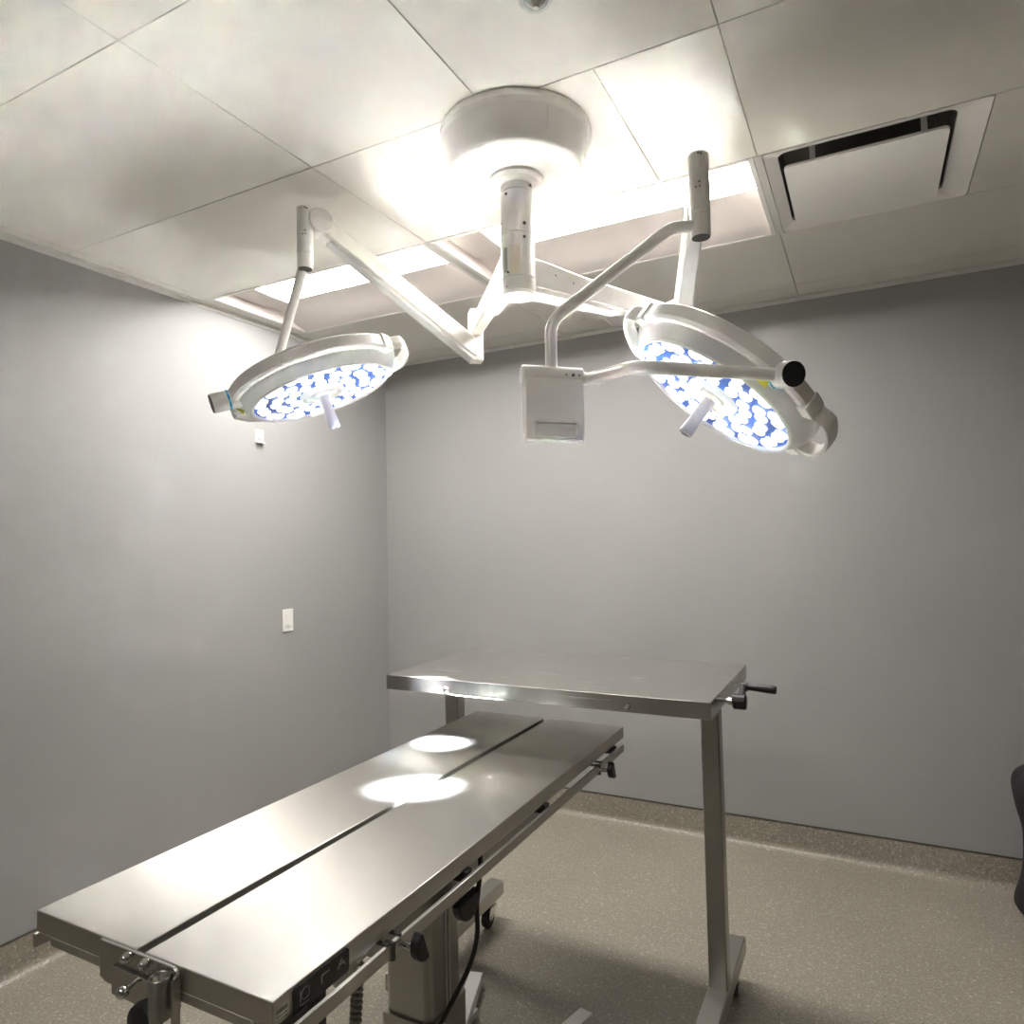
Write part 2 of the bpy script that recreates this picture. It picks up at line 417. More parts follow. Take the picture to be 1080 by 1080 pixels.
# two polished leaves and the drain channel between them, one pressed pan with folded edges
def leaf(x0, x1): box(bm, (x0, TY0, TZ - t_), (x1, TY1, TZ))
leaf(TX0, GX0); leaf(GX1, TX1)
obj('tabletop', bm, M['steel'], T, bevel=.0016)
bm = B(); box(bm, (GX0 + .0002, TY0 + .001, TZ - t_), (GX1 - .0002, TY1 - .001, TZ - .014)); obj('drain_channel', bm, M['dark'], T, smooth=False)
bm = B()
box(bm, (TX0 + .040, TY0 + .0005, .848), (TX1 - .040, TY0 + .022, TZ - t_))          # front cross member
box(bm, (TX0 + .055, TY0 + .022, .845), (TX0 + .085, TY1 - .03, TZ - t_)); box(bm, (TX1 - .085, TY0 + .022, .845), (TX1 - .055, TY1 - .03, TZ - t_))
box(bm, (TX0 + .055, TY1 - .03, .845), (TX1 - .055, TY1 - .008, TZ - t_))
obj('subframe', bm, M['steel'], T, bevel=.002)
bm = B(); box(bm, (1.585, -2.60, .775), (1.975, -1.93, .845)); box(bm, (1.63, -2.36, .700), (1.87, -1.96, .775)); obj('tilt_carriage', bm, M['steel_z'], T, bevel=.004)
# lift column, telescoping out of a lower sleeve
def rcol(x0, x1, y0, y1, z0, z1, r):
    bm = B(); o = rrect((x0 + x1)/2, (y0 + y1)/2, x1 - x0, y1 - y0, r, 5)
    rings(bm, [[V((x, y, z0)) for x, y in o], [V((x, y, z1)) for x, y in o]]); return bm
obj('column', rcol(1.688, 1.820, -2.235, -2.090, .15, .702, .022), M['steel_z'], T)
bm = B()
for y in (-2.165, -2.150): box(bm, (1.8195, y - .003, .40), (1.8225, y + .003, .70))
obj('column_rail', bm, M['enamel2'], T)
obj('column_sleeve', rcol(1.682, 1.827, -2.242, -2.080, .06, .395, .012), M['steel_z'], T)
bm = B(); loops = []
for z, g in ((.028, .06), (.06, .06), (.10, .03), (.13, 0)):
    loops.append([V((x, y, z)) for x, y in rrect(1.7545, -2.161, .146 + 2 * g, .164 + 2 * g, .012 + g * .5, 5)])
rings(bm, loops); obj('base_cover', bm, M['steel_z'], T)
def bleg(p, q, w0, w1):
    p, q = V((*p, 0)), V((*q, 0)); d = (q - p).normalized(); s = V((-d.y, d.x, 0))
    bm = B(); loops = []
    for f, w, h in ((0, w0, .062), (.75, w1 + (w0 - w1) * .25, .050), (1, w1, .046)):
        c = p + (q - p) * f
        loops.append([c + s * w/2 + V((0, 0, .012)), c + s * w/2 + V((0, 0, h)), c - s * w/2 + V((0, 0, h)), c - s * w/2 + V((0, 0, .012))])
    rings(bm, loops); o = obj('base_leg', bm, M['white'], T, bevel=.003)
    bm = B(); c = q - d * .05; cyl(bm, (c.x, c.y, .0005), (c.x, c.y, .014), .016, n=20); obj('levelling_foot', bm, M['rubber'], o)
bleg((1.715, -2.12), (1.517, -1.515), .060, .046); bleg((1.795, -2.12), (1.928, -1.535), .060, .046)
bleg((1.715, -2.20), (1.517, -2.80), .060, .046); bleg((1.795, -2.20), (1.985, -2.80), .060, .046)
bm = B(); box(bm, (1.582, -1.735, .012), (1.606, -1.655, .032)); cyl(bm, (1.594, -1.70, .0005), (1.594, -1.70, .03), .012); obj('brake_pedal', bm, M['enamel2'], T, bevel=.003)
# accessory rails on both long sides, standing off on spacer blocks
RZ0, RZ1 = .832, .855
def side_rail(x0, x1, sgn, segs):
    for (ya, yb) in segs:
        bm = B(); box(bm, (x0, ya, RZ0), (x1, yb, RZ1)); obj('side_rail', bm, M['steel'], T, bevel=.0012)
side_rail(2.033, 2.041, 1, ((-2.915, -2.660), (-2.656, -1.437)))
side_rail(1.450, 1.458, -1, ((-2.903, -1.437),))
def spacer(y, x0=1.972, x1=2.0335):
    bm = B(); box(bm, (x0, y - .012, .842), (x1, y + .012, TZ - t_ - .0005)); obj('rail_spacer', bm, M['black'], T, bevel=.001)
for y in (-2.86, -2.40, -2.02, -1.50): spacer(y)
for y in (-2.80, -2.1, -1.50): spacer(y, 1.4575, 1.525)
# rail clamps: strap round the rail, threaded stud and a half-round black knob
def clamp(y, knob_y):
    bm = B()
    box(bm, (2.027, y - .0035, RZ0 - .004), (2.045, y + .0035, RZ1 + .003)); box(bm, (1.985, y - .012, RZ1 - .001), (2.04, y - .006, RZ1 + .004)); box(bm, (1.985, y + .022, RZ1 - .001), (2.04, y + .028, RZ1 + .004))
    c = obj('rail_clamp', bm, M['dark'], T, bevel=.0008)
    bm = B()
    for k in range(9): cyl(bm, (2.041 + .004 * k, knob_y, .846), (2.0438 + .004 * k, knob_y, .846), .0058, n=14)
    cyl(bm, (2.04, knob_y, .846), (2.079, knob_y, .846), .0045, n=14); obj('stud', bm, M['chrome'], c)
    bm = B()
    out = [(.026 * math.cos(a), .026 * math.sin(a)) for a in [PI * .62 + k * PI * 1.0 / 12 for k in range(13)]]
    prism(bm, [(2.072, knob_y + .010 + x, .850 + z) for x, z in out], (.018, 0, 0)); obj('clamp_knob', bm, M['black'], c, bevel=.003)
clamp(-2.660, -2.640); clamp(-1.668, -1.675)
bm = B(); prism(bm, [(2.0, -2.372 + .043 * math.cos(a), .795 + .046 * math.sin(a)) for a in [PI * 1.02 + k * PI * .98 / 14 for k in range(15)]], (.02, 0, 0)); obj('release_knob', bm, M['black'], T, bevel=.003)
# black key pad let into the folded edge
bm = B(); out = rrect(-2.812, .8785, .116, .036, .006, 4)
prism(bm, [(2.0265, y, z) for y, z in out], (.0035, 0, 0)); kp = obj('key_pad', bm, M['black'], T)
bm = B()
def bar(y0, z0, y1, z1, w=.0016):
    d = V((0, y1 - y0, z1 - z0)); c = V((2.0303, (y0 + y1)/2, (z0 + z1)/2)); a, b, dd = frame_of(d, V((1, 0, 0)))
    rot_box(bm, c, V((1, 0, 0)), dd, V((1, 0, 0)).cross(dd), .0006, d.length, w)
for k in range(12):                          # round lift symbol, fold symbol, tilt symbol
    a0, a1 = 2 * PI * k / 12, 2 * PI * (k + 1) / 12
    bar(-2.848 + .008 * math.cos(a0), .881 + .008 * math.sin(a0), -2.848 + .008 * math.cos(a1), .881 + .008 * math.sin(a1), .001)
obj('key_symbol', bm, M['icon'], kp, smooth=False); bm = B(); bar(-2.858, .870, -2.858, .888); bar(-2.858, .868, -2.842, .868)
obj('key_symbol', bm, M['icon'], kp, smooth=False); bm = B(); bar(-2.815, .874, -2.815, .886); bar(-2.815, .886, -2.798, .886)
obj('key_symbol', bm, M['icon'], kp, smooth=False); bm = B(); bar(-2.780, .876, -2.772, .888); bar(-2.772, .888, -2.764, .876); bar(-2.778, .881, -2.766, .881)
obj('key_symbol', bm, M['icon'], kp, smooth=False)
bm = B(); box(bm, (2.0268, -2.902, .872), (2.0276, -2.878, .888)); npl = obj('name_plate', bm, M['chrome'], T)
bm = B()
for k in range(7): box(bm, (2.0275, -2.900 + .003 * k, .879), (2.0279, -2.8985 + .003 * k, .8855))
for k in range(5): box(bm, (2.0275, -2.899 + .004 * k, .8745), (2.0279, -2.8965 + .004 * k, .8765))
obj('name_print', bm, M['ink'], npl, smooth=False)
bm = B(); box(bm, (2.010, -2.838, .800), (2.020, -2.795, .8635)); obj('pad_bracket', bm, M['dark'], T)
bm = B(); prism(bm, [(2.016, y, z) for y, z in rrect(-2.752, .852, .048, .026, .010, 4)], (.006, 0, 0)); obj('latch_tab', bm, M['steel'], T)
bm = B(); cyl(bm, (1.985, -2.700, .842), (1.985, -2.664, .842), .013, n=20); cyl(bm, (1.985, -2.69, .842), (1.985, -2.675, .842), .017, n=20); obj('cable_socket', bm, M['chrome'], T)
# coiled grey cable hanging from the socket
bm = B(); pts = []
for k in range(26 * 12):
    a = 2 * PI * k / 12; s = k / (26 * 12)
    pts.append(V((1.960 + .008 * math.cos(a) - .006 * s, -2.650 + .008 * math.sin(a) - .02 * s, .795 - .26 * s)))
sweep(bm, pts, .0034, 8); tube(bm, [(1.985, -2.675, .842), (1.965, -2.66, .825), (1.968, -2.65, .795)], .0036, .02, 8)
tube(bm, [pts[-1], pts[-1] + V((0, 0, -.03)), (1.80, -2.50, .40), (1.80, -2.26, .30), (1.79, -2.236, .30)], .0036, .05, 8)
obj('coiled_cable', bm, M['cable_grey'], T)
# black power cord
bm = B(); sp = [(1.96, -2.26, .84), (2.012, -2.322, .866), (2.024, -2.338, .838), (2.012, -2.335, .76), (2.005, -2.325, .69), (1.985, -2.33, .62), (1.945, -2.365, .53), (1.885, -2.36, .42), (1.86, -2.30, .25), (1.82, -2.19, .12), (1.79, -2.16, .10)]
def smoothpath(p, n=8):
    p = [V(q) for q in p]; out = []
    for i in range(len(p) - 1):
        a, b, c, d = p[max(i - 1, 0)], p[i], p[i + 1], p[min(i + 2, len(p) - 1)]
        for k in range(n):
            t = k / n
            out.append(.5 * (2 * b + (c - a) * t + (2 * a - 5 * b + 4 * c - d) * t * t + (3 * b - 3 * c + d - a) * t ** 3))
    return out + [p[-1]]
sweep(bm, smoothpath(sp), .0052, 10); obj('power_cord', bm, M['rubber'], T)
# bracket bolted on the foot end: plate, clamp block, socket, pull pin and knob
Y = TY0
bm = B()
pl = [(1.655, .899), (1.655, .842), (1.672, .836), (1.690, .836), (1.690, .842), (1.842, .842), (1.842, .885)] + [(1.842 - .014 + .014 * math.cos(a), .885 + .014 * math.sin(a)) for a in [k * PI / 2 / 6 for k in range(1, 7)]]
prism(bm, [(x, Y - .0065, z) for x, z in pl], (0, .006, 0)); br = obj('end_bracket', bm, M['steel_x'], T, bevel=.0008)
for x, z in ((1.726, .889), (1.769, .890)):
    bm = B(); lathe(bm, [(.0085, 0), (.0085, .003), (.0072, .005), (.0068, .008), (.0045, .0105), (.002, .0115)], (x, Y - .0065, z), (0, -1, 0), 18); obj('bolt', bm, M['chrome'], br)
bm = B(); box(bm, (1.694, Y - .0125, .828), (1.800, Y - .0062, .871)); obj('clamp_block', bm, M['steel_x'], br, bevel=.0012)
bm = B(); prism(bm, [(1.842, Y - .0065, .897), (1.842, Y - .016, .893), (1.842, Y - .019, .885), (1.842, Y - .019, .812), (1.842, Y - .006, .806)], (.006, 0, 0)); obj('side_plate', bm, M['steel_x'], br, bevel=.0015)
bm = B(); sx, sy = 1.822, Y - .0215
lathe(bm, [(.0125, -.058), (.0152, -.058), (.0152, .0), (.0138, .0013), (.0125, 0), (.0125, -.058)], (sx, sy, .8915), n=32, cap0=False, cap1=False); obj('socket', bm, M['steel_z'], br, angle=50)
bm = B(); lathe(bm, [(.0124, 0), (.0124, .006)], (sx, sy, .868), n=24); obj('socket_shade', bm, M['dark'], br)  # dark disc set near the rim, stands in for the shade inside the hole
bm = B(); cyl(bm, (1.757, Y - .010, .866), (1.765, Y - .038, .866), .0038, n=14); lathe(bm, [(.002, 0), (.007, .001), (.0092, .005), (.0095, .009), (.008, .013), (.004, .016), (.001, .0165)], (1.765, Y - .034, .866), (.12, -1, 0), 22); obj('pull_pin', bm, M['chrome'], br)
bm = B(); lathe(bm, [(.004, 0), (.024, .001), (.029, .006), (.030, .016), (.027, .024), (.012, .028), (.004, .029)], (1.795, Y - .012, .822), (0, -1, .05), 26); obj('tightening_knob', bm, M['black'], br)

# ------------------------------------------------------------------ instrument table standing over it
OX0, OX1, OY0, OY1, OZ = 1.331, 2.386, -1.750, -1.160, 1.085
I = thing('instrument_table', 'stainless steel over-bed instrument table with crank handle, bridging the operating table', 'instrument table', (1.86, -1.45, 0))
bm = B(); th = .046
o_ = [(OX0, OY0), (OX1, OY0), (OX1, OY1), (OX0, OY1)]; g = .0025
inn = [(OX0 + g, OY0 + g), (OX1 - g, OY0 + g), (OX1 - g, OY1 - g), (OX0 + g, OY1 - g)]
rings(bm, [[V((x, y, OZ - .004)) for x, y in inn], [V((x, y, OZ - th)) for x, y in inn], [V((x, y, OZ - th)) for x, y in o_], [V((x, y, OZ)) for x, y in o_]], cap0=True, cap1=True)
tt = obj('tabletop', bm, M['steel_x'], I, bevel=.0012)
for x in (1.564, 2.159):
    bm = B(); lathe(bm, [(.0085, 0), (.0085, .002), (.0065, .005), (.002, .006)], (x, OY0, 1.055), (0, -1, 0), 18); obj('screw', bm, M['chrome'], tt)
bm = B(); box(bm, (1.345, -1.465, 1.000), (2.352, -1.375, 1.040)); box(bm, (1.36, -1.70, 1.042), (1.40, -1.20, OZ - .0045)); box(bm, (2.30, -1.70, 1.042), (2.34, -1.20, OZ - .0045)); obj('lift_frame', bm, M['steel_x'], I, bevel=.002)
for k, (xa, xb) in enumerate(((1.350, 1.404), (2.286, 2.342))):
    bm = B(); box(bm, (xa, -1.428, .145), (xb, -1.374, 1.005)); obj('post', bm, M['steel_z'], I, bevel=.004)
    bm = B(); c = (xa + xb) / 2
    box(bm, (c - .024, -1.424, .13), (c + .024, -1.378, .20)); obj('post_socket', bm, M['steel_z'], I, bevel=.002)
    bm = B(); box(bm, (c - .031, -1.80, .098), (c + .031, -1.105, .152)); fr = obj('foot_rail', bm, M['steel'], I, bevel=.005)
    for y in (-1.165, -1.745):
        zt_ = .098
        bm = B(); cyl(bm, (c, y, .082), (c, y, zt_), .012); lathe(bm, [(.024, .074), (.024, .080), (.018, .084)], (c, y, 0), n=24)
        yo = y - .022
        for sx_ in (-1, 1):
            prism(bm, [(c + sx_ * .016 - .0015, y + .024, .076), (c + sx_ * .016 - .0015, y - .024, .076), (c + sx_ * .016 - .0015, yo - .020, .045), (c + sx_ * .016 - .0015, yo - .010, .030), (c + sx_ * .016 - .0015, yo + .010, .030)], (.003, 0, 0))
        cyl(bm, (c - .02, yo, .0375), (c + .02, yo, .0375), .006, n=14)
        box(bm, (c - .017, y - .024, .073), (c + .017, y + .024, .077))
        ca = obj('caster', bm, M['chrome'], fr)
        bm = B(); lathe(bm, [(.024, -.0125), (.034, -.0115), (.037, -.006), (.037, .006), (.034, .0115), (.024, .0125)], (c, yo, .0375), (1, 0, 0), 32); obj('wheel', bm, M['rubber'], fr)
bm = B(); cyl(bm, (OX1 - .05, -1.565, 1.052), (OX1 + .028, -1.565, 1.052), .007); cyl(bm, (OX1 + .012, -1.565, 1.052), (OX1 + .022, -1.565, 1.052), .011); ck = obj('crank_shaft', bm, M['chrome'], I)
bm = B(); kx = OX1 + .024
lathe(bm, [(.016, 0), (.0215, .003), (.0215, .034), (.018, .037)], (kx, -1.565, 1.052), (1, 0, 0), 26)
A0, A1 = V((kx + .022, -1.565, 1.052)), V((kx + .020, -1.502, 1.082))
beam(bm, [(A0, .018, .034), (A1, .015, .024)]); cyl(bm, A1 - V((.008, 0, 0)), A1 + V((.012, 0, 0)), .013, n=20)
obj('crank_arm', bm, M['black'], ck, angle=45)
bm = B(); lathe(bm, [(.008, 0), (.0095, .002), (.0098, .02), (.0118, .060), (.0122, .074), (.010, .079)], A1 + V((.012, 0, 0)), (1, -.10, -.02), 22); obj('grip', bm, M['black'], ck)

# ------------------------------------------------------------------ ceiling-mounted surgical light with two lamp heads
S = thing('surgical_light', 'white ceiling-mounted surgical light with two lit round LED lamp heads on jointed arms', 'surgical light', (1.914, -1.874, H))
CX, CY = 1.914, -1.874
bm = B(); lathe(bm, [(.214, 0), (.216, -.006), (.216, -.020), (.208, -.026), (.206, -.030), (.1985, -.095), (.193, -.118), (.183, -.127), (.12, -.130), (.074, -.131)], (CX, CY, H), n=72); can = obj('canopy', bm, M['enamel'], S, angle=40)
for a in (2.9, 3.1, 5.6): # vertical panel seams of the canopy skirt
    bm = B()
    p0 = V((CX + .2075 * math.cos(a), CY + .2075 * math.sin(a), H - .032)); p1 = V((CX + .2000 * math.cos(a), CY + .2000 * math.sin(a), H - .094))
    cyl(bm, p0, p1, .0008, n=6)
    obj('seam', bm, M['enamel2'], can)
bm = B(); lathe(bm, [(.078, .002), (.078, -.008), (.070, -.014), (.066, -.014), (.058, -.022), (.049, -.022)], (CX, CY, H - .131), n=48); obj('collar', bm, M['enamel'], S, angle=40)
bm = B()
def sz(y0, y1, r):   # one section of the stem with a fine shadow joint under it
    lathe(bm, [(r - .003, y0), (r, y0 - .002), (r, y1 + .002), (r - .003, y1)], (CX, CY, 0), n=48)
sz(2.545, 2.506, .046); sz(2.506, 2.383, .048); sz(2.383, 2.258, .048); sz(2.258, 2.218, .049)
lathe(bm, [(.047, 2.218), (.045, 2.211), (.036, 2.207), (.004, 2.206)], (CX, CY, 0), n=48)
st = obj('stem', bm, M['enamel'], S, angle=40)
cam_dir = (V((2.771, -3.609, 0)) - V((CX, CY, 0))).normalized()
side = V((-cam_dir.y, cam_dir.x, 0))
def on_stem(ang, z, r=.0483):
    d = cam_dir * math.cos(ang) + side * math.sin(ang); return V((CX, CY, z)) + d * r, d
for ang, z, rr in ((.42, 2.405, .0050), (.40, 2.366, .0045), (-.66, 2.492, .0038), (-.62, 2.268, .0035), (.95, 2.520, .0045), (-.72, 2.229, .0022)):
    bm = B(); p, d = on_stem(ang, z); cyl(bm, p - d * .002, p + d * .0012, rr, n=14)
    obj('set_screw', bm, M['ink'], st)
bm = B(); N = 8
pts = []
loops = [[on_stem(-.50 + k * .62 / N, z, .0487)[0] for k in range(N + 1)] for z in (2.345, 2.262)]
rings(bm, loops, closed=False, cap0=False, cap1=False); obj('sticker', bm, M['cream'], st)
bm = B()
for k in range(13):                     # column of small dark print beside the label
    for q in range(2):
        p, d = on_stem(-.86 + q * .13 + .05 * ((k * 7 + q * 3) % 3) / 3, 2.338 - .0055 * k, .0487); e = V((0, 0, 1)).cross(d)
        rot_box(bm, p, e, V((0, 0, 1)), d, .004 + .003 * ((k * 5 + q) % 2), .0026, .0005)
obj('printed_text', bm, M['ink'], st, smooth=False)

def horiz(v): v = V(v); v.z = 0; return v.normalized()
JL, JR = V((1.462, -1.340, 2.335)), V((2.210, -1.240, 2.280))
def ext_arm(J, zr, name='extension_arm'):
    root = V((CX, CY, zr)); d = horiz(J - root)
    bm = B(); beam(bm, [(root + d * .030, .050, .098), (root + d * .10, .050, .092), (root + d * .24, .046, .074), (V((J.x, J.y, zr)) , .042, .060)])
    a = obj(name, bm, M['enamel'], S, angle=30, bevel=.002)
    bm = B(); beam(bm, [(root + d * .035 + V((0, 0, -.047)), .062, .020), (root + d * .40 + V((0, 0, -.038)), .052, .012)]); obj('arm_cover', bm, M['enamel'], a)
    s = V((0, 0, 1)).cross(d)
    for f, dz in ((.12, .012), (.19, .004)):
        for sg in (-1, 1):
            bm = B(); p = root + d * f + s * .0245 * sg + V((0, 0, dz)); cyl(bm, p - s * .002 * sg, p + s * .0012 * sg, .0028, n=10)
            obj('screw', bm, M['ink'], a)
    return a, d
aL, dL = ext_arm(JL, 2.335); aR, dR = ext_arm(JR, 2.280)
def joint(J, zlo, zhi, d):
    bm = B(); s = V((0, 0, 1)).cross(d)
    rot_box(bm, V((J.x, J.y, (zlo + zhi)/2 + .0)), d, s, V((0, 0, 1)), .060, .050, zhi - zlo); o = obj('elbow_joint', bm, M['enamel'], S, bevel=.006)
    bm = B(); cyl(bm, V((J.x, J.y, zhi)), V((J.x, J.y, zhi + .004)), .02); obj('pin', bm, M['enamel2'], o); return o
joint(JL, 2.205, 2.405, dL); joint(JR, 2.14, 2.335, dR)
HL, HR = V((1.186, -1.954, 2.50)), V((2.417, -1.829, 2.40))
def spring(J, zl, Hh, zh):
    a0 = V((J.x, J.y, zl)); a1 = V((Hh.x, Hh.y, zh)); d = (a1 - a0).normalized(); h = horiz(d); s = V((0, 0, 1)).cross(h)
    p0, p1 = a0 + h * .0, a1 - h * .045
    bm = B(); beam(bm, [(p0, .056, .072), (p0 + (p1 - p0) * .08, .056, .080), (p0 + (p1 - p0) * .55, .052, .074), (p1 - (p1 - p0) * .06, .050, .068), (p1, .050, .064)], cham=.2)
    o = obj('spring_arm', bm, M['enamel'], S, bevel=.003)
    bm = B(); u = d.cross(s).normalized()
    if u.z > 0: u = -u
    beam(bm, [(p0 + u * .038, .044, .014), (p1 - (p1 - p0) * .08 + u * .034, .040, .012)]); obj('arm_cover', bm, M['enamel2'], o)
    bm = B(); cyl(bm, p1 - s * .029, p1 + s * .029, .041, n=32); obj('end_cap', bm, M['enamel'], o, bevel=.002)
    return o
spring(JL, 2.245, HL, 2.575); spring(JR, 2.185, HR, 2.415)
def hub(Hh, z0, z1, zs, r):
    bm = B(); lathe(bm, [(r - .003, z1), (r, z1 - .003), (r, zs + .0015), (r - .0025, zs), (r - .001, zs - .0015), (r - .001, z0 + .003), (r - .003, z0)], (Hh.x, Hh.y, 0), n=36)
    o = obj('swivel_hub', bm, M['enamel'], S, angle=40)
    bm = B(); lathe(bm, [(r - .0035, z0 - .0015), (r - .0035, z0 + .004)], (Hh.x, Hh.y, 0), n=36); obj('hub_cap', bm, M['cap'], o)
    dd = horiz(V((2.771, -3.609, 0)) - Hh); e = V((0, 0, 1)).cross(dd)
    for an, z, rr in ((-.30, z1 - .095, .0022), (.02, z1 - .083, .0026), (.06, z1 - .094, .0022), (.0, z1 - .008, .003), (.25, z1 - .010, .003)):
        q = dd * math.cos(an) + e * math.sin(an); p = V((Hh.x, Hh.y, z)) + q * r; bm = B(); cyl(bm, p - q * .002, p + q * .0008, rr, n=10)
        obj('screw', bm, M['ink'], o)
    return o
hub(HL, 2.412, 2.612, 2.462, .0255); hub(HR, 2.288, 2.505, 2.348, .0265)

def pivot_frame(C, n, off, adir):
    n = V(n).normalized(); a = V(adir); a = (a - n * a.dot(n)).normalized()
    return V(C) - n * off, a, n

def lamp_head(C, n, a, Lp, handles, label, sticker_side, cap_r=.030):
    """round LED head: local +z is the beam, local +x the pivot axis"""
    C = V(C); n = V(n).normalized(); a = (V(a) - n * V(a).dot(n)).normalized(); b = n.cross(a)
    Mx = Matrix(((a.x, b.x, n.x, C.x), (a.y, b.y, n.y, C.y), (a.z, b.z, n.z, C.z), (0, 0, 0, 1)))
    bm = B()
    lathe(bm, [(.222, -.012), (.222, .0), (.226, .004), (.231, .003), (.234, -.002), (.250, -.018), (.261, -.038), (.264, -.052), (.262, -.066), (.245, -.082), (.20, -.096), (.10, -.104), (.01, -.105)], n=96, cap0=False)
    h = obj('lamp_head', bm, M['headgrey'], None, angle=28)
    h.parent = S; h.matrix_local = Matrix.Translation(-S.location) @ Mx; h['label'] = label; h['_o'] = [0, 0, 0]
    def sub(name, bm, m, **k): return obj(name, bm, m, h, local=True, **k)
    # front trim ring
    bm = B(); lathe(bm, [(.2195, -.010), (.2195, .005), (.224, .0075), (.2275, .005), (.2275, -.002)], n=96, cap0=False, cap1=False); sub('front_ring', bm, M['white'], angle=50)
    bm = B(); lathe(bm, [(.221, -.012), (.221, -.003)], n=96); sub('back_plate', bm, M['plate'], angle=40)
    # raised rim: two thick arcs with stepped ends that carry the grab handles
    def arc(bm, a0, a1, prof, N=40, mat=0):
        loops = []
        for k in range(N + 1):
            t = a0 + (a1 - a0) * k / N; c, s = math.cos(t), math.sin(t)
            loops.append([V((r * c, r * s, z)) for r, z in prof])
        rings(bm, loops, mat=mat)
    hs = sorted(handles); w_ = .50
    for q, t0 in enumerate(hs):
        t1 = hs[(q + 1) % len(hs)] + (2 * PI if q == len(hs) - 1 else 0)
        bm = B(); arc(bm, t0 + w_ + .10, t1 - w_ - .10, [(.252, -.072), (.252, -.028), (.268, -.028), (.276, -.036), (.276, -.066), (.270, -.072)], 56); sub('rim_band', bm, M['enamel'], bevel=.0015)
        loops = []
        for k in range(25):                # handle loop standing off the rim
            s = k / 24; t = t0 - w_ + 2 * w_ * s
            r = .258 + .044 * min(1, math.sin(s * PI) * 2.2); c, sn = math.cos(t), math.sin(t)
            loops.append([V((rr * c, rr * sn, z)) for rr, z in ((r - .006, -.066), (r + .002, -.070), (r + .006, -.062), (r + .006, -.036), (r + .002, -.028), (r - .006, -.032))])
        bm = B(); rings(bm, loops); sub('grab_handle', bm, M['enamel'], angle=50)
        for sg in (-1, 1):
            bm = B(); arc(bm, t0 + sg * (w_ + .04) - .08, t0 + sg * (w_ + .04) + .08, [(.250, -.074), (.250, -.024), (.279, -.024), (.282, -.030), (.282, -.068), (.279, -.074)], 8)
            sub('handle_mount', bm, M['enamel'], bevel=.0015)
    # centre hub and sterile handle
    bm = B(); lathe(bm, [(.072, -.010), (.072, .004), (.066, .012), (.058, .012), (.052, .002), (.036, .001), (.034, .010), (.024, .014), (.010, .014)], n=56, cap0=False); sub('centre_ring', bm, M['white'], angle=40)
    bm = B(); lathe(bm, [(.0170, .010), (.0160, .060), (.0185, .108), (.0185, .120), (.0165, .122), (.0120, .122), (.0115, .112), (.003, .112)], n=24); sub('sterile_handle', bm, M['handle_glow'], angle=45)
    # LED lenses
    bm = B(); lathe(bm, [(.0174, -.004), (.0174, .0005), (.0152, .0035), (.010, .0052), (.002, .0056)], n=20); led = sub('led_lens', bm, M['led'], angle=60)
    first = True
    for rad, cnt, ph in ((.098, 13, .1), (.146, 20, .2), (.195, 28, 0)):
        for k in range(cnt):
            t = ph + 2 * PI * k / cnt + (.03 if k % 2 else -.03)
            r = rad + (.0035 if k % 3 == 0 else -.002)
            if first: o = led; first = False
            else:
                o = led.copy(); COL.objects.link(o); o.parent = h
            o.location = (r * math.cos(t), r * math.sin(t), 0)
    # side pivot with coloured ring, black end cap and warning sticker
    zp = -.045
    bm = B(); lathe(bm, [(.030, .225), (.030, Lp - .052)], (0, 0, zp), (1, 0, 0), 32); lathe(bm, [(cap_r, Lp - .046), (cap_r, Lp - .003), (cap_r - .002, Lp)], (0, 0, zp), (1, 0, 0), 32); sub('pivot', bm, M['white'], angle=40)
    bm = B(); lathe(bm, [(cap_r - .002, Lp - .001), (cap_r - .002, Lp + .0025)], (0, 0, zp), (1, 0, 0), 32); sub('pivot_cap', bm, M['cap'])
    bm = B(); lathe(bm, [(.0295, Lp - .0525), (.0306, Lp - .052), (.0306, Lp - .0455), (.0295, Lp - .045)], (0, 0, zp), (1, 0, 0), 32); sub('pivot_ring', bm, M['cyanring'])
    bm = B()
    for k in range(8):
        t = 2 * PI * k / 8; a_, b_ = V((0, 1, 0)), V((0, 0, 1))
        q = a_ * math.cos(t) + b_ * math.sin(t); e = V((1, 0, 0)).cross(q)
        rot_box(bm, V((Lp - .0487, 0, zp)) + q * .0307, V((1, 0, 0)), e, q, .0056, .014, .0010)
    sub('ring_mark', bm, M['bluering'], smooth=False)
    bm = B(); ty = sticker_side
    prism(bm, [(.2435, ty - .014, -.0075), (.2435, ty + .014, -.0075), (.2635, ty, -.029)], (.003, 0, .003)); sub('warning_sticker', bm, M['yellow'], smooth=False)
    return h, Mx, a, b, n

CRt, nR = V((2.425, -1.787, 1.883)), V((-.554, -.281, -.784))
CLt, nL = V((1.216, -1.915, 2.013)), V((.302, .154, -.941))
aRd, aLd = V((.620, -.765, -.165)), V((-.56, -.77, -.305))
headR = lamp_head(CRt, nR, aRd, .305, (math.radians(125), math.radians(-55)), 'round lamp head tilted steeply, over the right side', .020)
headL = lamp_head(CLt, nL, aLd, .330, (math.radians(-166), math.radians(50)), 'round lamp head tilted gently, nearer the left wall', .035)

